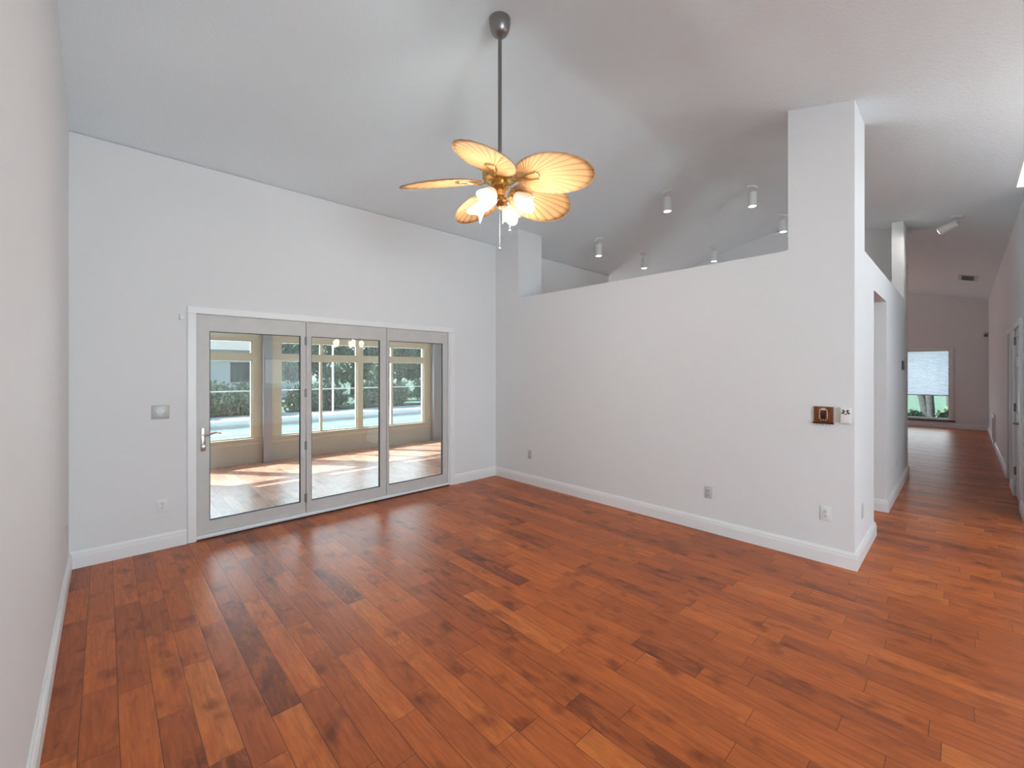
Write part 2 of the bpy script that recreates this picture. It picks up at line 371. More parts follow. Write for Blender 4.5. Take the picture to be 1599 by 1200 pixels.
m_ = MB(); m_.holes('y', YR_ - .12, YR_, XS, 16.5, 0, 3.37, [(D4[0], D4[1], -.01, 2.04), (D5[0], D5[1], -.01, 2.04)])
struct(m_.build('wall_right', MT['wall'], smooth=False), 'grey white wall along the right of the corridor with two doors', 'wall')
m_ = MB(); m_.prism([(-4.33, 0), (YR_ - .12, 0), (YR_ - .12, cz(YR_ - .12)), (-4.33, cz(-4.33))], 'x', XS, XS + .12)
struct(m_.build('wall_dining', MT['wall'], smooth=False), 'white wall closing the dining area behind the camera', 'wall')
m_ = MB(); m_.holes('y', YF - .12, YF, XL - .12, XS + .12, 0, cz(YF), [(.05, 1.95, .3, 2.32), (3.3, 4.35, 1.0, 2.3), ])
struct(m_.build('wall_front', MT['wall'], smooth=False), 'white front wall behind the camera with two windows, the wide one added for fill light', 'wall')
m_ = MB(); m_.holes('x', XE, XE + .12, -.55, 6.72, 0, 2.8, [(.25, 1.36, .21, 2.10)]); m_.prism([(-.55, 2.8), (6.72, 2.8), (6.72, cz(6.72)), (RY + .5, cz(RY + .5)), (RY + .15, cz(RY + .15)), (RY - .15, cz(RY - .15)), (RY - .5, cz(RY - .5)), (-.55, cz(-.55))], 'x', XE, XE + .12)
struct(m_.build('wall_end', MT['wall'], smooth=False), 'grey white far wall at the end of the corridor', 'wall')
# dark closets behind the corridor doors
m_ = MB(); m_.box(XS + .12, 9.6, -1.3, -1.2, 0, 3.0); m_.box(9.5, 9.6, -1.2, -.55, 0, 3.0)
struct(m_.build('wall_closet', MT['wall'], smooth=False), 'closet wall hidden behind the corridor doors', 'wall')

# baseboards: profile swept along a wall line, room on the left of the path
def baseboard(name, path, label):
    prof = [(0, 0), (.018, 0), (.018, .088), (.0165, .092), (.0165, .098), (.0145, .101), (.0145, .112), (.009, .121), (.006, .130), (0, .130)]
    P = [Vector((p[0], p[1])) for p in path]; N = len(P); t = MB(); rings = []
    for i in range(N):
        def nrm(a, b): d = (b - a).normalized(); return Vector((-d.y, d.x))
        if i == 0: o = nrm(P[0], P[1])
        elif i == N - 1: o = nrm(P[-2], P[-1])
        else:
            n1, n2 = nrm(P[i - 1], P[i]), nrm(P[i], P[i + 1]); o = (n1 + n2); o = o / (o.dot(n1))
        rings.append([t.bm.verts.new((P[i].x + o.x * u, P[i].y + o.y * u, z)) for u, z in prof])
    k = len(prof)
    for A, B in zip(rings, rings[1:]):
        for j in range(k): t.bm.faces.new((A[j], A[(j + 1) % k], B[(j + 1) % k], B[j]))
    t.bm.faces.new(rings[0]); t.bm.faces.new(rings[-1][::-1])
    bmesh.ops.recalc_face_normals(t.bm, faces=t.bm.faces[:])
    return struct(t.build(name, MT['trim'], smooth=False), label, 'baseboard')
baseboard('baseboard_left', [(XL, YB - .018), (XL, YF)], 'white moulded baseboard along the left wall')
baseboard('baseboard_back', [(.525, YB), (XL, YB)], 'short white baseboard between left corner and patio doors')
baseboard('baseboard_corner', [(XP - .018, YB), (3.40, YB)], 'short white baseboard between patio doors and partition')
baseboard('baseboard_partition', [(5.16, YC + .125), (5.16, YC), (XP, YC), (XP, YB)], 'long white baseboard along the partition and around its near column')
baseboard('baseboard_corridor', [(8.63, 3.0), (8.63, YC), (6.11, YC), (6.11, YC + .125)], 'white baseboard along the corridor wall beyond the doorway')
baseboard('baseboard_end', [(XE, YR_ + .018), (XE, 6.6)], 'white baseboard under the far corridor window')
baseboard('baseboard_right', [(D5[1] + .08, YR_), (XE, YR_)], 'white baseboard on the right wall beyond both doors')
baseboard('baseboard_doors', [(D4[1] + .08, YR_), (D5[0] - .08, YR_)], 'short white baseboard between the two corridor doors')
baseboard('baseboard_entry', [(XS, YR_), (D4[0] - .08, YR_)], 'short white baseboard before the nearer corridor door')

# ------------------------------------------------------------ patio doors
t = MB()
t.box(.527, DX0 + .018, YB - .016, YB, 0, 2.035, .004); t.box(DX1 - .012, 3.402, YB - .016, YB, 0, 2.035, .004)
t.box(.527, 3.402, YB - .016, YB, 2.035, 2.100, .004)
t.box(DX0, .592, YB, YB + .12, 0, DZ); t.box(3.315, DX1, YB, YB + .12, 0, DZ); t.box(DX0, DX1, YB, YB + .12, 2.037, DZ + .003)
struct(t.build('trim_2', MT['trim'], smooth=False), 'white casing framing the patio doors', 'door casing')
t = MB(); t.box(.592, 3.315, YB - .012, YB + .12, .012, .042, .004)
o = struct(t.build('trim_3', MT['trim']), 'pale threshold under the patio doors', 'threshold')
t = MB(); t.box(.592, 3.315, YB - .02, YB + .12, 0, .012); t.build('threshold_strip', MT['wood_dark'], o)
GZ0, GZ1 = .158, 1.885
def patio_door(name, x0, x1, g0, g1, label):
    r = empty(name, (x0, YB + .012, .046), kind='structure', label=label, cat='glass door')
    b = MB(); b.holes('y', 0, .045, .003, x1 - x0 - .003, 0, 2.036 - .046 - .002, [(g0 - x0, g1 - x0, GZ0 - .046, GZ1 - .046)])
    b.build('door_frame', MT['doorgrey'], r, smooth=False)
    a0, a1, c0, c1 = g0 - x0, g1 - x0, GZ0 - .046, GZ1 - .046
    q = MB(); e = .007
    for (u0, u1, v0, v1) in ((a0, a0 + e, c0, c1), (a1 - e, a1, c0, c1), (a0, a1, c0, c0 + e), (a0, a1, c1 - e, c1)): q.box(u0, u1, .008, .026, v0, v1)
    q.build('glazing_bead', MT['seal'], r, smooth=False)
    p = MB(); p.box(a0, a1, .024, .028, c0, c1); p.build('pane', MT['glass'], r, smooth=False)
    return r
d1 = patio_door('door_1', .594, 1.524, .692, 1.472, 'glazed patio door with a lever handle, left of the three')
d2 = patio_door('door_2', 1.526, 2.432, 1.578, 2.350, 'glazed patio door panel in the middle, without a handle')
d3 = patio_door('door_3', 2.434, 3.313, 2.462, 3.232, 'glazed patio door panel nearest the partition')
for z in (1.836, 1.293, .745, .197):
    h = MB(); h.tube([(.931, -.008, z - .046 - .045), (.931, -.008, z - .046 + .045)], .0075, 10); h.box(.915, .931, -.003, .002, z - .046 - .042, z - .046 + .042)
    h.sphere((.931, -.008, z), .006) if False else None
    h.build('hinge', MT['pewter'], d1)
hx = .05
h = MB(); h.box(hx - .017, hx + .017, -.010, 0, .752, .966, .004); hp = h.build('handle_plate', MT['nickel'], d1)
h = MB(); h.tube([(hx, -.008, .896), (hx, -.05, .896)], .010, 12)
h.tube([(hx, -.05, .896), (hx + .03, -.054, .900), (hx + .065, -.056, .914), (hx + .095, -.056, .918), (hx + .13, -.054, .906)], [.010, .0095, .009, .0085, .006], 10)
h.build('lever', MT['nickel'], hp)
h = MB(); h.lathe([(.017, 0), (.017, .012), (.012, .016), (.012, .022), (0, .022)], 20, Matrix.Translation((hx, -.010, .798)) @ align((0, -1, 0))); h.box(hx - .002, hx + .002, -.034, -.03, .79, .806)
h.build('lock_cylinder', MT['nickel'], hp)
t = MB(); t.box(0, .03, -.022, 0, 0, .05, .004)
o = t.build('door_sensor', MT['white']); o.location = (.474, YB, 1.972); tag(o, 'tiny white sensor on the wall at the top left of the patio door casing', 'door sensor')

# ------------------------------------------------------------ outlets and switches
def on_wall(name, x, y, z, face, label, cat, group=None):
    rz = {'-y': 0, '-x': -PI / 2, '+y': PI, '+x': PI / 2}[face]
    return empty(name, (x, y, z), (0, 0, rz), label, cat, group)
def plate(r, wd, ht, m):
    b = MB(); b.box(-wd / 2, wd / 2, -.006, 0, -ht / 2, ht / 2, .003); return b.build('cover_plate', m, r)
def outlet(x, y, z, face, label, m=None, group='electrical outlets'):
    m = m or MT['white']; r = on_wall('electrical_outlet', x, y, z, face, label, 'outlet', group); plate(r, .072, .116, m)
    for s_ in (-1, 1):
        b = MB(); cc = s_ * .0195
        b.box(-.017, .017, -.0085, -.004, cc - .014, cc + .014, .003)
        for ux in (-.006, .006): b.box(ux - .0012, ux + .0012, -.0092, -.008, cc - .001, cc + .007, mi=1)
        b.lathe([(.0026, 0), (.0026, .001), (0, .001)], 10, Matrix.Translation((0, -.0083, cc - .008)) @ align((0, -1, 0)), mi=1)
        b.build('receptacle', [m, MT['black']], r)
    b = MB(); b.lathe([(.003, 0), (.002, .0015), (0, .0015)], 10, Matrix.Translation((0, -.006, 0)) @ align((0, -1, 0))); b.build('screw', MT['nickel'], r)
    return r
def blank(name, x, y, z, face, label, cat, m, wd=.072, ht=.116):
    r = on_wall(name, x, y, z, face, label, cat); plate(r, wd, ht, m)
    for s_ in (-1, 1):
        b = MB(); b.lathe([(.003, 0), (.002, .0015), (0, .0015)], 10, Matrix.Translation((0, -.006, s_ * ht * .36)) @ align((0, -1, 0))); b.build('screw', MT['nickel'], r)
    return r
outlet(.357, YB, .37, '-y', 'white outlet low on the wall left of the patio doors')
outlet(XP, 4.023, .40, '-x', 'small grey outlet on the partition nearest the back corner', MT['almond'])
outlet(XP, 1.667, .373, '-x', 'grey outlet in the middle of the long partition wall', MT['almond'])
outlet(XP, .756, .392, '-x', 'white outlet below the wooden key plaque')
outlet(7.062, YC, .393, '-y', 'outlet low on the corridor wall beyond the doorway')
outlet(XE, .058, .34, '-x', 'outlet low on the far wall right of the window')
outlet(13.9, YR_, .42, '+y', 'outlet on the right corridor wall beyond the return grille')
blank('wall_plate', 4.507, YC, .375, '-y', 'blank grey plate on the corridor side of the near column', 'wall plate', MT['almond'])
blank('wall_plate', XL, 4.42, .36, '+x', 'grey plate low on the left wall near the corner', 'wall plate', MT['almond'])
def toggles(x, y, z, face, label, n, m):
    r = on_wall('light_switch', x, y, z, face, label, 'light switch'); plate(r, .046 * n + .026, .116, m)
    for i in range(n):
        ux = (i - (n - 1) / 2) * .046
        b = MB(); b.box(ux - .005, ux + .005, -.0075, -.005, -.012, .012, .0005); b.box(ux - .004, ux + .004, -.018, -.006, -.002, .007, .001)
        b.build('toggle', MT['white'] if m is not MT['greyplate'] else MT['nickel'], r)
        for s_ in (-1, 1):
            b = MB(); b.lathe([(.003, 0), (.002, .0015), (0, .0015)], 8, Matrix.Translation((ux, -.006, s_ * .03)) @ align((0, -1, 0))); b.build('screw', MT['pewter'], r)
    return r
toggles(.344, YB, 1.17, '-y', 'metal double switch plate left of the patio doors', 2, MT['greyplate'])
toggles(XE, .07, 1.52, '-x', 'light switch on the far wall right of the window', 1, MT['white'])

# key plaque
r = on_wall('key_rack', XP, .769, 1.177, '-x', 'small square brown wooden plaque with pale inlay on the partition', 'key rack')
b = MB(); b.box(-.064, .064, -.014, 0, -.062, .062, .003)
for ux in (-.052, -.040, .040, .052): b.box(ux - .003, ux + .003, -.017, -.013, -.052, .056, .001)
b.build('board', MT['wood'], r)
b = MB(); b.box(-.068, .068, -.03, 0, -.074, -.060, .003); b.build('ledge', MT['wood_dark'], r)
b = MB()
for k in range(13):
    a = PI * k / 12; b.sphere((.024 * math.cos(a), -.016, .026 + .024 * math.sin(a) * .8), .0038, sub=1)
for k in range(5):
    for s_ in (-1, 1): b.sphere((s_ * .025, -.016, .014 - k * .011), .004 if k % 2 else .0055, sub=1)
for ux in (-.016, 0, .016): b.sphere((ux, -.016, -.044), .004, sub=1)
b.box(-.014, .014, -.018, -.013, .034, .05, .002)
b.build('inlay', MT['bone'], r)
b = MB(); b.box(-.016, .016, -.017, -.013, -.036, .026, .003); b.build('niche', MT['wood_dark'], r)
for k in range(5):
    ux = -.044 + k * .022
    b = MB(); b.tube([(ux, -.024, -.072), (ux, -.026, -.082), (ux, -.032, -.086), (ux, -.037, -.080)], .0018, 6); b.build('hook', MT['pewter'], r)
# white wall device with five black petals
r = on_wall('wall_alarm', XP, .626, 1.178, '-x', 'white wall box with black petal slots right of the wooden plaque', 'alarm')
b = MB(); b.box(-.032, .032, -.03, 0, -.062, .062, .006); b.build('case', MT['white'], r)
b = MB()
for a in (-12, 45, 135, 192, 270):
    d = .017 if a != 270 else .013
    mx = Matrix.Translation((d * math.cos(R(a)), -.030, .024 + d * math.sin(R(a)))) @ Matrix.Rotation(-R(a), 4, 'Y')
    b.box(-.009 if a != 270 else -.004, .009 if a != 270 else .004, -.0012, .001, -.006, .006, .0008, mx=mx)
b.build('vent_slot', MT['black'], r)
b = MB(); b.box(-.026, .026, -.031, -.028, -.058, -.052, .001); b.build('lower_grille', MT['almond'], r)

# thermostat
r = on_wall('thermostat', 7.773, YC, 1.597, '-y', 'small dark thermostat on the corridor wall near its end', 'thermostat')
b = MB(); b.box(-.05, .05, -.022, 0, -.06, .06, .006); b.build('case', MT['darkgrey'], r)
b = MB(); b.box(-.03, .03, -.0235, -.021, -.005, .045, .002); b.build('screen', MT['greyplate'], r)
# motion sensor in far corner
r = on_wall('motion_sensor', XE, YR_ + .05, 2.45, '-x', 'small grey motion sensor high in the far corridor corner', 'motion sensor')
b = MB(); b.box(-.04, .04, -.06, 0, -.06, .06, .015); b.build('housing', MT['greyplate'], r)
b = MB(); b.box(-.03, .03, -.064, -.055, -.04, .01, .008); b.build('lens', MT['darkgrey'], r)
# door stop in far corner
o = MB(); o.tube([(0, 0, 0), (-.09, 0, 0)], .02, 10); o.tube([(-.09, 0, 0), (-.12, 0, 0)], .028, 10)
o = o.build('door_stop', MT['white']); o.location = (XE, YR_ + .12, .30); tag(o, 'short white door stop low on the far wall by the corner', 'door stop')
# return grille on right wall
r = on_wall('return_grille', 13.1, YR_, .34, '+y', 'white framed grille low on the right corridor wall', 'vent')
b = MB(); b.holes('y', -.03, 0, -.34, .34, -.30, .30, [(-.27, .27, -.23, .23)]); b.build('frame', MT['trim'], r, smooth=False)
b = MB()
for k in range(18): b.box(-.27, .27, -.012, -.002, -.225 + k * .025, -.211 + k * .025, mx=None)
b.build('louvre', MT['almond'], r, smooth=False)

# ------------------------------------------------------------ corridor doors
def panel_door(name, x0, x1, label, hardware=True):
    r = empty(name, (x0, YR_ - (.006 if hardware else .07), .008), kind='structure', label=label, cat='door')
    W_ = x1 - x0
    b = MB(); ST = .105; cw = (W_ - 3 * ST) / 2
    hl = []
    for i in range(2):
        u0 = ST + i * (cw + ST)
        for v0, v1 in ((.22, .86), (1.0, 1.56), (1.68, 1.92)): hl.append((u0, u0 + cw, v0, v1))
    b.holes('y', -.038, 0, .003, W_ - .003, 0, 2.026, hl)
    b.build('door_leaf', MT['trim'], r, smooth=False)
    for (u0, u1, v0, v1) in hl:
        q = MB(); q.box(u0, u1, -.030, -.012, v0, v1); q.box(u0 + .03, u1 - .03, -.03, -.004, v0 + .03, v1 - .03, .006); q.build('door_panel', MT['trim'], r)
    for z in (1.88, 1.07, .30) if hardware else ():
        h = MB(); h.tube([(W_ + .002, .012, z - .05), (W_ + .002, .012, z + .05)], .011, 10); h.box(W_ - .03, W_ + .03, -.001, .004, z - .048, z + .048); h.build('hinge', MT['pewter'], r)
    h = MB(); h.lathe([(.03, 0), (.03, .006), (.012, .012), (.012, .05)], 18, Matrix.Translation((.07, 0, .93)) @ align((0, 1, 0)))
    h.tube([(.07, .05, .93), (.10, .054, .932), (.18, .052, .928)], [.011, .010, .007], 10); h.build('lever', MT['pewter'], r)
    t = MB(); y0, y1 = YR_, YR_ + .018
    t.box(x0 - .07, x0 + .004, y0, y1, 0, 2.03, .003); t.box(x1 - .004, x1 + .07, y0, y1, 0, 2.03, .003); t.box(x0 - .07, x1 + .07, y0, y1, 2.03, 2.10, .003)
    return r, t
r4, t4 = panel_door('door_4', *D4, 'white six panel door nearer on the right of the corridor')
struct(t4.build('trim_4', MT['trim']), 'white casing of the nearer corridor door', 'door casing')
r5, t5 = panel_door('door_5', *D5, 'white door set back in its casing farther along the right of the corridor', False)
struct(t5.build('trim_5', MT['trim']), 'white casing of the farther corridor door', 'door casing')

# ------------------------------------------------------------ corridor window, shade, sill
wy0, wy1, wz0, wz1 = .25, 1.36, .21, 2.10
r = empty('window_2', (XE, wy0, wz0), kind='structure', label='window at the far end of the corridor half covered by a pleated shade', cat='window')
b = MB(); W_, H_ = wy1 - wy0, wz1 - wz0
b.holes('x', .02, .08, 0, W_, 0, H_, [(.04, W_ - .04, .04, H_ - .04)]); b.build('window_frame', MT['trim'], r, smooth=False)
b = MB(); b.box(.05, .055, .04, W_ - .04, .04, H_ - .04); b.build('pane', MT['glass_teal'], r, smooth=False)
b = MB()
b.box(-.016, 0, -.055, .0, -.0, H_ + .055, .003); b.box(-.016, 0, W_, W_ + .055, 0, H_ + .055, .003); b.box(-.016, 0, 0, W_, H_, H_ + .055, .003); b.build('casing', MT['trim'], r)
b = MB(); b.box(-.06, .02, -.09, W_ + .09, -.04, 0, .006); b.build('window_sill', MT['sill'], r)
b = MB(); np_ = 30; z0, z1 = .875, 2.09
t = bmesh.new()
for side in (0, 1):
    pass
prof = []
for k in range(np_ * 2 + 1): prof.append((XE + .012 + (.014 if k % 2 else 0), z0 + (z1 - z0) * k / (np_ * 2)))
poly = prof + [(x + .004, z) for x, z in prof[::-1]]
b.prism(poly, 'y', wy0 + .008, wy1 - .008)
o = b.build('pleated_shade', MT['shade_cloth'], smooth=False); tag(o, 'white pleated shade half lowered in the far corridor window', 'window shade')
b = MB(); b.box(XE + .006, XE + .034, wy0 + .008, wy1 - .008, z0 - .022, z0, .003); b.build('bottom_rail', MT['almond'], o)

# front windows behind the camera: wide one added for fill, other known by reflection
def front_window(name, x0, x1, z0, z1, label, bars=1):
    r = empty(name, (x0, YF, z0), kind='structure', label=label, cat='window')
    b = MB(); b.holes('y', -.1, -.05, 0, x1 - x0, 0, z1 - z0, [(.04 + i * (x1 - x0 - .04) / bars, (i + 1) * (x1 - x0 - .04) / bars, .04, z1 - z0 - .04) for i in range(bars)]); b.build('window_frame', MT['trim'], r, smooth=False)
    b = MB(); b.box(.02, x1 - x0 - .02, -.078, -.074, .02, z1 - z0 - .02); b.build('pane', MT['glass_porch'], r, smooth=False)
    b = MB(); W_, H_ = x1 - x0, z1 - z0
    b.box(-.06, 0, 0, .016, -.06, H_ + .06); b.box(W_, W_ + .06, 0, .016, -.06, H_ + .06); b.box(0, W_, 0, .016, H_, H_ + .06); b.box(0, W_, 0, .016, -.06, 0); b.build('casing', MT['trim'], r, smooth=False)
    return r
front_window('window_3', .05, 1.95, .3, 2.32, 'wide unseen front window behind the camera, added for fill light', 2)
front_window('window_4', 3.3, 4.35, 1.0, 2.3, 'front window seen as a reflection in the left patio door')
b = MB(); prof = [(YF - .035 + (.012 if k % 2 else 0), 1.85 + .44 * k / 22) for k in range(23)]
b.prism(prof + [(y + .004, z) for y, z in prof[::-1]], 'x', 3.31, 4.34)
tag(b.build('pleated_shade', MT['shade_cloth'], smooth=False), 'pleated shade at the top of a front window, seen reflected', 'window shade')

# ------------------------------------------------------------ ceiling fan
FX, FY, FZ = 1.99, 2.22, RZ - .006
fan = empty('ceiling_fan', (FX, FY, FZ), (0, 0, R(-43.5)), 'brass ceiling fan with five palm leaf blades and four lit tulip shades', 'ceiling fan')
# local frame: +x to the camera's right, +y away from the camera, z down from the ridge
b = MB(); b.lathe([(.016, -.150), (.034, -.146), (.054, -.128), (.068, -.098), (.074, -.062), (.075, -.034), (.070, -.030), (0, -.030)], 32); b.build('canopy', MT['pewter'], fan)
b = MB(); b.tube([(0, 0, -.13), (0, 0, -1.02)], .0135, 16); b.build('downrod', MT['pewter'], fan)
b = MB(); b.lathe([(.02, -.98), (.045, -1.0), (.055, -1.03), (.055, -1.045), (.10, -1.06), (.115, -1.085), (.118, -1.12), (.112, -1.15), (.085, -1.165), (.06, -1.17), (0, -1.17)], 36)
for k in range(18):
    a = k * PI / 9; b.box(.112, .121, -.004, .004, -1.14, -1.09, .001, mx=Matrix.Rotation(a, 4, 'Z'))
b.build('motor_housing', MT['brass'], fan)
b = MB(); b.lathe([(.0, -1.165), (.062, -1.17), (.066, -1.20), (.05, -1.215), (.036, -1.225), (.034, -1.26), (.05, -1.275), (.055, -1.30), (.04, -1.325), (.018, -1.335), (.012, -1.35), (0, -1.355)], 32); kit = b.build('light_kit', MT['brass'], fan)
BZ = -1.165
def make_blade():
    # leaf in local coords: root point at x=.20, x outward, y ccw tangent
    A, Bw, cx = .265, .188, .192
    n, nr, pl = 176, 9, 44
    t = MB(); bm = t.bm
    def P(phi, s):
        c_, s_ = math.cos(phi), math.sin(phi)
        a = (c_ / A) ** 2 + (s_ / Bw) ** 2; bq = -2 * cx * c_ / A ** 2; cq = (cx / A) ** 2 - 1
        rr = (-bq + math.sqrt(bq * bq - 4 * a * cq)) / (2 * a)
        rr *= 1 + .05 * max(0, math.cos(phi)) ** 8
        x, y = rr * s * c_, rr * s * s_
        tri = abs(((phi / (2 * PI) * pl) % 1) - .5) * 2
        z = .010 * (tri - .5) * min(1, s * 1.8) * (1 - .75 * s ** 6) * min(1, rr / .16) - .07 * (max(0, x) / .48) ** 2 - .015 * (y / .17) ** 2
        return Vector((x, y, z))
    c0 = bm.verts.new((0, 0, 0)); rings = []
    for j in range(1, nr + 1): rings.append([bm.verts.new(P(2 * PI * k / n, j / nr)) for k in range(n)])
    for k in range(n):
        bm.faces.new((c0, rings[0][k], rings[0][(k + 1) % n]))
        for Ra, Rb in zip(rings, rings[1:]): bm.faces.new((Ra[k], Rb[k], Rb[(k + 1) % n], Ra[(k + 1) % n]))
    rim = [v.co.copy() for v in rings[-1]]
    q = MB(); q.tube(rim[::2], .0035, 6, closed=True)
    return t, q
blades = []
for i in range(5):
    th = R(188 + 72 * i)
    M_ = Matrix.Rotation(th, 4, 'Z') @ Matrix.Translation((.20, 0, BZ)) @ Matrix.Rotation(R(-17), 4, 'X')
    if i == 0:
        t, q = make_blade(); bl = t.build('blade', MT['blade'], fan, ang=80); so = bl.modifiers.new('thick', 'SOLIDIFY'); so.thickness = .004; so.offset = 0
        q.build('blade_rim', MT['rim'], bl)
        k_ = MB()
        k_.tube([(-.10, 0, -.005), (-.06, 0, -.022), (-.02, .012, -.016), (.03, .03, -.012), (.085, .032, -.013)], .005, 8)
        k_.tube([(-.06, 0, -.022), (-.02, -.012, -.016), (.03, -.03, -.012), (.085, -.032, -.013)], .005, 8)
        k_.tube([(.085, .032, -.013), (.10, 0, -.013), (.085, -.032, -.013)], .005, 8); k_.tube([(-.02, .012, -.016), (.02, 0, -.016), (-.02, -.012, -.016)], .004, 8)
        for p in ((.085, .032), (.085, -.032), (.10, 0)): k_.sphere((p[0], p[1], -.014), .008, sub=1)
        k_.build('blade_bracket', MT['brass'], bl)
    else:
        bl = copy_tree(blades[0], fan)
    bl.matrix_local = M_; blades.append(bl)
def shade_mesh():
    t = MB(); n, L_ = 40, 10; bm = t.bm; rings = []
    for j in range(L_ + 1):
        s = j / L_; ring = []
        for k in range(n):
            a = 2 * PI * k / n
            r_ = .024 + .030 * math.sin(min(1, s * 1.5) * PI / 2) + .016 * s ** 4 * (1 + .5 * math.cos(3 * a))
            ring.append(bm.verts.new((r_ * math.cos(a), r_ * math.sin(a), .125 * s + .018 * s ** 5 * math.cos(3 * a))))
        rings.append(ring)
    for A_, B_ in zip(rings, rings[1:]):
        for k in range(n): bm.faces.new((A_[k], A_[(k + 1) % n], B_[(k + 1) % n], B_[k]))
    bm.faces.new(rings[0]); return t
shades = []
for i, ang in enumerate((247, 337, 67, 157)):
    a = R(ang); ux, uy = math.cos(a), math.sin(a)
    st = Vector((ux * .115, uy * .115, -1.262)); dr = Vector((ux * .70, uy * .70, -.71)).normalized()
    b = MB(); b.tube([(ux * .04, uy * .04, -1.285), (ux * .075, uy * .075, -1.265), (ux * .10, uy * .10, -1.250), tuple(st)], .006, 8)
    b.lathe([(.026, -.012), (.028, 0), (.028, .018), (.02, .022)], 20, Matrix.Translation(st) @ align(dr)); b.build('lamp_arm', MT['brass'], fan)
    M_ = Matrix.Translation(st + dr * .005) @ align(dr)
    if i == 0:
        sh = shade_mesh().build('lamp_shade', MT['shade_glass'], fan, ang=80); so = sh.modifiers.new('thick', 'SOLIDIFY'); so.thickness = .003
        b = MB(); b.sphere((0, 0, .07), .024, scale=(1, 1, 1.25)); b.tube([(0, 0, .01), (0, 0, .05)], .012, 10); b.build('bulb', MT['bulb'], sh)
    else: sh = copy_tree(shades[0], fan)
    sh.matrix_local = M_; shades.append(sh)
    ld = bpy.data.lights.new('fan_lamp', 'POINT'); ld.energy = 5.5; ld.color = (1, .95, .88); ld.shadow_soft_size = .05
    lo = bpy.data.objects.new('fan_lamp', ld); COL.objects.link(lo); lo.parent = fan; lo.location = st + dr * .26
for (px_, py_, zb, ln) in ((.0, -.02, -1.345, .27), (.07, .0, -1.29, .19)):
    b = MB(); b.tube([(px_, py_, zb), (px_, py_, zb - ln)], .0016, 6)
    for k in range(int(ln / .012)): b.sphere((px_, py_, zb - k * .012), .0024, sub=1)
    if px_: b.tube([(.04, 0, -1.285), (px_, py_, zb)], .003, 6)
    ch = b.build('pull_chain', MT['nickel'], fan)
    b = MB(); b.lathe([(0, 0), (.006, -.004), (.009, -.014), (.007, -.022), (0, -.026)], 14, Matrix.Translation((px_, py_, zb - ln))); b.build('pull_knob', MT['pewter'], ch)

# ------------------------------------------------------------ spotlights
def spot(x, y, label, direction=None, energy=12, lit=True):
    z = cz(y); r = empty('ceiling_spotlight', (x, y, z), (0, 0, 0), label, 'spotlight', 'white cylinder spotlights on the vaulted ceiling')
    nrm = Vector((0, SL if y > RY else -SL, 1)).normalized()
    b = MB(); b.lathe([(0, .0), (.062, 0), (.064, -.012), (.055, -.022), (0, -.024)], 28, align(nrm)); b.build('canopy', MT['spot_body'], r)
    dr = Vector(direction).normalized() if direction else Vector((0, 0, -1))
    j0 = -nrm * .02; j1 = j0 + Vector((0, 0, -.05))
    b = MB(); b.tube([tuple(j0), tuple(j1)], .009, 10); b.sphere(tuple(j1), .015, sub=2); b.build('stem', MT['almond'], r)
    M_ = Matrix.Translation(j1 + dr * .01) @ align(dr)
    b = MB(); b.lathe([(0, 0), (.045, 0), (.05, .006), (.05, .175), (.046, .18), (.044, .18), (.044, .160)], 28, M_, cap=False); b.build('cylinder_shade', MT['spot_body'], r)
    b = MB(); b.lathe([(0, .176), (.025, .182), (.0435, .176)], 24, M_, cap=False); b.build('lens', MT['lens'] if lit else MT['bulb'], r)
    ld = bpy.data.lights.new('spot_lamp', 'SPOT'); ld.energy = energy; ld.spot_size = R(110); ld.spot_blend = .6; ld.color = (1, .97, .92); ld.shadow_soft_size = .04
    lo = bpy.data.objects.new('spot_lamp', ld); COL.objects.link(lo); lo.parent = r; lo.location = j1 + dr * .21; lo.rotation_euler = dr.to_track_quat('-Z', 'Y').to_euler()
    return r
spot(5.568, 3.914, 'lit white cylinder spotlight nearest the back column stub')
spot(6.851, 3.862, 'lit white cylinder spotlight low over the partition ledge, second from the left')
spot(5.347, 2.682, 'lit white cylinder spotlight high above the middle of the ledge')
spot(7.998, 3.121, 'lit white cylinder spotlight almost touching the partition ledge')
spot(6.074, 1.880, 'highest lit white cylinder spotlight, left of the near column')
spot(7.552, 1.907, 'lit white cylinder spotlight half hidden by the near column')
spot(7.76, .05, 'tilted white cylinder spotlight over the corridor', (.097, .90, -.42), 6)
# ceiling vent
y_ = -.054; nrm = Vector((0, -SL, 1)).normalized()
r = empty('ceiling_vent', (12.83, y_, cz(y_)), (math.atan(SL), 0, 0), 'dark slotted air vent in the corridor ceiling', 'vent')
b = MB(); b.holes('z', -.012, 0, -.34, .34, -.14, .14, [(-.29, .29, -.09, .09)]); b.build('frame', MT['almond'], r, smooth=False)
b = MB(); b.box(-.29, .29, -.09, .09, -.002, 0); b.build('duct_opening', MT['black'], r, smooth=False)
b = MB()
for k in range(7): b.box(-.29, .29, -.085 + k * .027, -.079 + k * .027, -.010, -.002)
b.build('vane', MT['darkgrey'], r, smooth=False)
# smoke detector-sized dark spots are left out

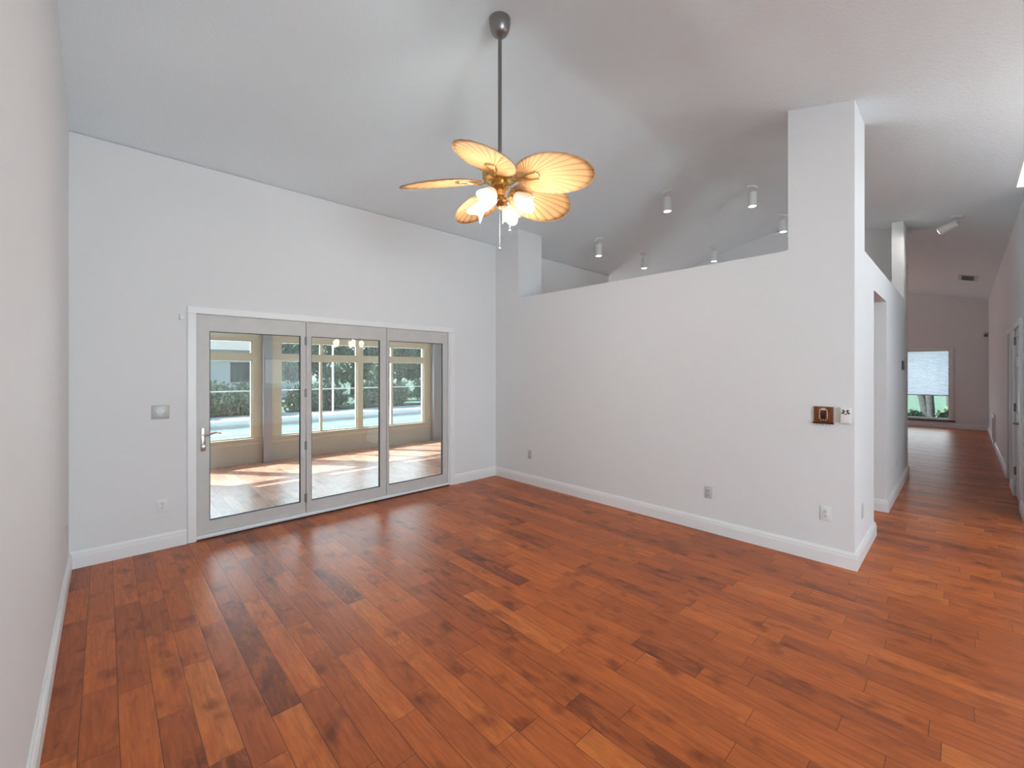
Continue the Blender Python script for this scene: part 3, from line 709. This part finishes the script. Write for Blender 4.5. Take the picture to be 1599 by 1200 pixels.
# ------------------------------------------------------------ dining chandelier (seen only as a reflection)
CX_, CY_ = 4.55, -1.45
r = empty('chandelier', (CX_, CY_, cz(CY_)), (0, 0, 0), 'chandelier with five lit shades, reflected in the middle patio door', 'chandelier')
L0 = -(cz(CY_) - 2.20)
b = MB(); b.lathe([(0, 0), (.06, 0), (.055, -.02), (.01, -.03)], 20); b.build('canopy', MT['pewter'], r)
b = MB(); b.tube([(0, 0, -.02), (0, 0, L0 + .1)], .006, 8); b.build('chain', MT['pewter'], r)
b = MB(); b.lathe([(0, L0 + .12), (.02, L0 + .1), (.025, L0), (.05, L0 - .1), (.03, L0 - .2), (.012, L0 - .26), (0, L0 - .28)], 20); b.build('body', MT['pewter'], r)
for k in range(5):
    a = 2 * PI * k / 5 + .3; u = Vector((math.cos(a), math.sin(a), 0))
    pts = [u * .03 + Vector((0, 0, L0 - .15)), u * .14 + Vector((0, 0, L0 - .26)), u * .26 + Vector((0, 0, L0 - .24)), u * .34 + Vector((0, 0, L0 - .12)), u * .34 + Vector((0, 0, L0 - .06))]
    b = MB(); b.tube([tuple(p) for p in pts], .008, 8); b.build('arm', MT['pewter'], r)
    b = MB(); b.lathe([(.03, 0), (.05, .03), (.06, .09), (.07, .13)], 20, Matrix.Translation(u * .34 + Vector((0, 0, L0 - .06))), cap=False); b.build('lamp_shade', MT['bulb'], r)
    ld = bpy.data.lights.new('chandelier_lamp', 'POINT'); ld.energy = 7; ld.color = (.97, .99, 1); ld.shadow_soft_size = .05
    lo = bpy.data.objects.new('chandelier_lamp', ld); COL.objects.link(lo); lo.parent = r; lo.location = u * .34 + Vector((0, 0, L0 + .06))

# ------------------------------------------------------------ sunroom
PY = 8.1
SZ0, SZ1, TZ0, TZ1 = .41, 1.71, 1.80, 2.03
units = [(1.16, 1.765), (2.21, 2.88), (2.90, 3.55), (3.67, 4.25), (4.35, 5.035), (6.0, 6.8), (.35, .95)]
hl = [(.95 + .03, 1.775, SZ0, SZ1), (.98, 1.775, TZ0, TZ1), (2.20, 3.56, SZ0, SZ1), (2.20, 3.56, TZ0, TZ1), (3.66, 5.045, SZ0, SZ1), (3.66, 5.045, TZ0, TZ1), (5.9, 6.8, SZ0, SZ1), (5.9, 6.8, TZ0, TZ1), (.0, .8, SZ0, SZ1), (.0, .8, TZ0, TZ1)]
m_ = MB(); m_.holes('y', PY, PY + .12, -.32, 7.05, 0, 2.5, hl)
struct(m_.build('wall_porch', MT['tan'], smooth=False), 'tan outer wall of the sunroom with tall windows', 'wall')
m_ = MB(); m_.box(-.32, 7.05, PY - .012, PY, 0, .30)
m_.box(-.32, 7.05, PY - .03, PY, .36, .41, .004)
struct(m_.build('trim_6', MT['knee'], smooth=False), 'taupe panelling below the sunroom windows', 'wall panel')
m_ = MB(); m_.box(-.32, -.2, 4.84, PY, 0, 2.5); struct(m_.build('wall_porch_left', MT['tan'], smooth=False), 'tan end wall of the sunroom on the left', 'wall')
m_ = MB(); m_.box(-.32, 7.05, 4.84, PY + .16, 2.38, 2.5); struct(m_.build('ceiling_porch', MT['wall'], smooth=False), 'flat white sunroom ceiling', 'ceiling')
m_ = MB(); m_.box(6.93, 7.05, 6.6, PY, 0, 2.5); struct(m_.build('wall_porch_right', MT['tan'], smooth=False), 'tan end wall of the sunroom on the right', 'wall')
def porch_window(name, x0, x1, mull, label):
    r = empty(name, (x0, PY + .03, SZ0), kind='structure', label=label, cat='window')
    e = .022; W_ = x1 - x0
    for (v0, v1, nm) in ((0, SZ1 - SZ0, 'sash'), (TZ0 - SZ0, TZ1 - SZ0, 'transom')):
        edges = [0] + [m - x0 for m in mull] + [W_]
        hs = [(edges[i] + e, edges[i + 1] - e, v0 + e, v1 - e) for i in range(len(edges) - 1)]
        b = MB(); b.holes('y', 0, .05, 0, W_, v0, v1, hs); b.build(nm + '_frame', MT['tan'], r, smooth=False)
        b = MB(); b.box(e, W_ - e, .022, .026, v0 + e, v1 - e); b.build('pane', MT['glass_porch'], r, smooth=False)
porch_window('window_6', .98, 1.775, [], 'sunroom window seen through the left patio door')
porch_window('window_7', 2.20, 3.56, [2.885], 'wide sunroom window seen through the middle patio door')
porch_window('window_8', 3.66, 5.045, [4.30], 'sunroom window seen through the right patio door')
porch_window('window_9', 5.9, 6.8, [], 'sunroom window hidden behind the partition')
porch_window('window_10', 0, .8, [], 'sunroom window hidden by the wall left of the patio doors')
for (x0, x1, lb) in ((1.905, 2.03, 'slim grey sunroom post between the left and middle windows'), (5.21, 5.395, 'grey sunroom post right of the last window')):
    b = MB(); b.box(x0, x1, PY - .14, PY - .014, 0, 2.38, .004); o = b.build('sunroom_post', MT['post']); tag(o, lb, 'post', 'grey posts in the sunroom')
toggles(5.50, PY, 1.2, '-y', 'dark switch on the tan sunroom wall right of the post', 1, MT['darkgrey'])
outlet(5.53, PY, .60, '-y', 'outlet on the tan sunroom wall right of the grey post')

# ------------------------------------------------------------ outdoors
m_ = MB(); m_.box(-14, 14, 8.22, 18.2, -.25, -.12); 
bmesh.ops.delete(m_.bm, geom=m_.bm.verts[:], context='VERTS'); m_.holes('z', -.25, -.12, -14, 16, 8.22, 18.2, [(-6, 12, 10.2, 15.2)])
struct(m_.build('pool_deck', MT['concrete'], smooth=False), 'pale concrete deck around the pool', 'deck')
m_ = MB(); m_.box(-6, 12, 10.2, 15.2, -.40, -.20); tag(m_.build('swimming_pool', MT['water'], smooth=False), 'pale aqua swimming pool behind the sunroom', 'pool')
m_ = MB(); m_.box(-6, 12, 15.2, 15.5, -.12, .02, .01); tag(m_.build('pool_wall', MT['coping']), 'low white raised wall along the far side of the pool', 'low wall')
m_ = MB(); m_.box(-60, 60, 18.2, 80, -.3, -.14); m_.box(16.6, 80, -30, 8.2, -.3, -.14); m_.box(-60, 16.6, -60, -4.34, -.3, -.14); struct(m_.build('lawn', MT['lawn'], smooth=False), 'green lawn around the house', 'lawn')

def leaves(t, blobs, n, size, mi=0):
    bm = t.bm
    for _ in range(n):
        c_, rad = random.choice(blobs)
        d = Vector((random.gauss(0, 1), random.gauss(0, 1), random.gauss(0, 1))).normalized() * (random.random() ** .45)
        p = Vector(c_) + Vector((d.x * rad[0], d.y * rad[1], d.z * rad[2]))
        q = Euler((random.uniform(0, 6.3), random.uniform(0, 6.3), random.uniform(0, 6.3))).to_matrix(); s = size * random.uniform(.6, 1.4)
        vs = [bm.verts.new(p + q @ Vector(v)) for v in ((-s, 0, 0), (0, -s * .45, .1 * s), (s, 0, 0), (0, s * .45, .1 * s))]
        bm.faces.new(vs).material_index = mi
def hedge(x0, x1, y, h, label, m='leaf'):
    r = empty('hedge', ((x0 + x1) / 2, y, -.14), label=label, cat='hedge', group='hedge plants behind the pool')
    w_ = (x1 - x0) / 2; blobs = [((random.uniform(-w_ + .5, w_ - .5), random.uniform(-.3, .3), random.uniform(.2, h - .25)), (.46, .4, .32)) for _ in range(int(30 * w_))]
    t = MB(); leaves(t, blobs, int(3600 * w_), .075); t.build('foliage', MT[m], r, smooth=False)
    t = MB()
    t.box(-w_ + .3, w_ - .3, -.02, .02, .0, .06)
    for k in range(int(w_ * 5)):
        x = random.uniform(-w_ + .4, w_ - .4); t.tube([(x, 0, 0), (x + random.uniform(-.1, .1), .05, .6), (x + random.uniform(-.2, .2), 0, h * .8)], [.025, .02, .01], 6)
    t.build('stems', MT['bark'], r)
for i, (a, b_) in enumerate(((-4, -1), (-1, 2), (2, 5), (5, 8), (8, 11), (11, 14.5))):
    hedge(a, b_, 18.9, 1.15 + .08 * (i % 3), ['leafy hedge section farthest left behind the pool', 'leafy hedge section left of the house across the pool', 'leafy hedge section seen through the left patio door', 'leafy hedge section seen through the middle patio door', 'leafy hedge section right of the middle patio door', 'leafy hedge section seen through the right patio door'][i], 'leaf' if i % 2 else 'leaf2')
def tree(x, y, h, cr_, label, m='leaf', lean=0, dens=8500):
    r = empty('tree', (x, y, -.14), label=label, cat='tree', group='trees beyond the pool')
    t = MB(); t.tube([(0, 0, 0), (lean * .4, 0, h * .3), (lean, .1, h * .65)], [.17, .13, .08], 10)
    for k in range(6):
        a = k * 1.05; t.tube([(lean * .7, .05, h * .5), (lean + math.cos(a) * cr_ * .4, math.sin(a) * cr_ * .4, h * .68), (lean + math.cos(a) * cr_ * .75, math.sin(a) * cr_ * .75, h * .8)], [.07, .05, .02], 6)
    t.build('trunk', MT['bark'], r)
    blobs = [((lean + random.uniform(-1, 1) * cr_, random.uniform(-1, 1) * cr_, h * .62 + random.uniform(-1, 1) * h * .32), (cr_ * .4, cr_ * .4, cr_ * .35)) for _ in range(34)]
    t = MB(); leaves(t, blobs, dens, .13); t.build('crown', MT[m], r, smooth=False)
for a in ((.2, 23, 5.4, 1.5, 'bushy tree on the far left beyond the pool', 'leaf2'), (7.0, 22.0, 5.2, 1.4, 'dark tree behind the hedge in the middle patio door', 'leaf'), (12.2, 22.4, 5.2, 1.4, 'leaning tree between the middle and right patio doors', 'leaf2', .3), (17.4, 22.4, 5.4, 1.5, 'dense tree seen through the right patio door', 'leaf'), (22.5, 23, 5.5, 1.6, 'dark tree at the right end of the hedge', 'leaf2'), (12.6, 29.5, 4.4, 1.9, 'bushy tree far behind the hedge just right of the house', 'leaf2'), (18.0, 29.8, 4.6, 1.9, 'bushy tree far behind the hedge in the middle patio door', 'leaf'), (23.2, 30.0, 4.5, 1.9, 'bushy tree far behind the hedge in the right patio door', 'leaf2'), (28.6, 30, 4.7, 1.9, 'bushy tree far behind the right end of the hedge', 'leaf')):
    tree(*a)
# neighbouring house
r = empty('neighbour_house', (5.2, 33, -.14), label='pale stucco house with a grey roof beyond the pool', cat='house')
b = MB(); b.holes('y', -3, -2.8, -5, 4, 0, 2.9, [(-3.6, -2.4, 1.0, 2.2), (.2, 1.6, 1.0, 2.2)]); b.box(-5, -4.8, -2.8, 4, 0, 2.9); b.box(3.8, 4, -2.8, 4, 0, 2.9); b.build('house_wall', MT['stucco'], r, smooth=False)
b = MB(); b.prism([(-3.5, 2.9), (4.5, 2.9), (.5, 5.0)], 'x', -5.4, 4.4); b.build('roof', MT['roof'], r, smooth=False)
for x in (-3.6, .2):
    b = MB(); b.box(x, x + 1.3, -2.9, -2.88, 1.0, 2.2); b.build('window', MT['darkgrey'], r, smooth=False)
# screen enclosure
r = empty('pool_enclosure', (3, 17.6, -.12), label='thin white aluminium screen frame around the pool', cat='pool enclosure')
for k in range(5):
    x = -9.2 + k * 4.3; b = MB(); b.box(x - .03, x + .03, -.03, .03, 0, 3.0, .003); b.build('upright', MT['alu'], r)
b = MB(); b.box(-9.2, 8.0, -.02, .02, .92, .95); b.build('mid_rail', MT['alu'], r, smooth=False)
b = MB(); b.box(-9.2, 8.0, -.03, .03, 2.94, 3.0); b.build('top_rail', MT['alu'], r, smooth=False)

# garden outside the corridor window
def trunk_tree(x, y, stems, label):
    r = empty('garden_tree', (x, y, -.14), label=label, cat='tree', group='multi trunk trees outside the corridor window')
    for (oy, dx, r0) in stems:
        t = MB(); t.tube([(0, oy, 0), (0, oy + dx * .3, .7), (.05, oy + dx * .7, 1.5), (.1, oy + dx, 2.6), (.15, oy + dx * 1.1, 3.6)], [r0 * 1.25, r0, r0 * .9, r0 * .8, r0 * .5], 12); t.build('trunk', MT['bark'], r)
    t = MB(); leaves(t, [((.15 + random.uniform(-.6, .6), random.uniform(-.5, .5), 3.6 + random.uniform(-.4, .6)), (.5, .4, .4)) for _ in range(12)], 1500, .1); t.build('crown', MT['leaf'], r, smooth=False)
trunk_tree(20.0, .84, [(0, .42, .10), (-.06, .06, .11)], 'pair of thick dark trunks left of centre in the corridor window')
trunk_tree(22.6, .30, [(.05, .06, .09), (-.02, -.45, .08)], 'slimmer dark trunks forking at the right of the corridor window')
for (x, y, h, lb) in ((19.2, .25, .42, 'low bush at the right of the corridor window'), (19.0, 1.15, .3, 'low bush at the left of the corridor window')):
    r = empty('garden_bush', (x, y, -.14), label=lb, cat='bush')
    t = MB(); leaves(t, [((random.uniform(-.25, .25), random.uniform(-.25, .25), random.uniform(.1, h)), (.16, .16, .14)) for _ in range(12)], 1500, .05); t.build('foliage', MT['leaf2'], r, smooth=False)
    t = MB()
    for k in range(5): t.tube([(0, 0, 0), (random.uniform(-.2, .2), random.uniform(-.2, .2), h)], .01, 5)
    t.build('stems', MT['bark'], r)
r = empty('street_house', (46, -1, -.14), label='white house across the lawn outside the corridor window', cat='house')
b = MB(); b.holes('x', -3, -2.8, -6, 8, 0, 3.0, [(-2, -.6, 1.0, 2.2), (1.5, 3, 1, 2.2)]); b.box(-2.8, 4, -6, -5.8, 0, 3); b.box(-2.8, 4, 7.8, 8, 0, 3); b.build('house_wall', MT['stucco'], r, smooth=False)
for y0, y1 in ((-2, -.6), (1.5, 3)):
    b = MB(); b.box(-2.9, -2.88, y0, y1, 1, 2.2); b.build('window', MT['darkgrey'], r, smooth=False)
b = MB(); b.prism([(-3.6, 3.0), (4.6, 3.0), (.5, 4.8)], 'y', -6.4, 8.4); b.build('roof', MT['roof'], r, smooth=False)
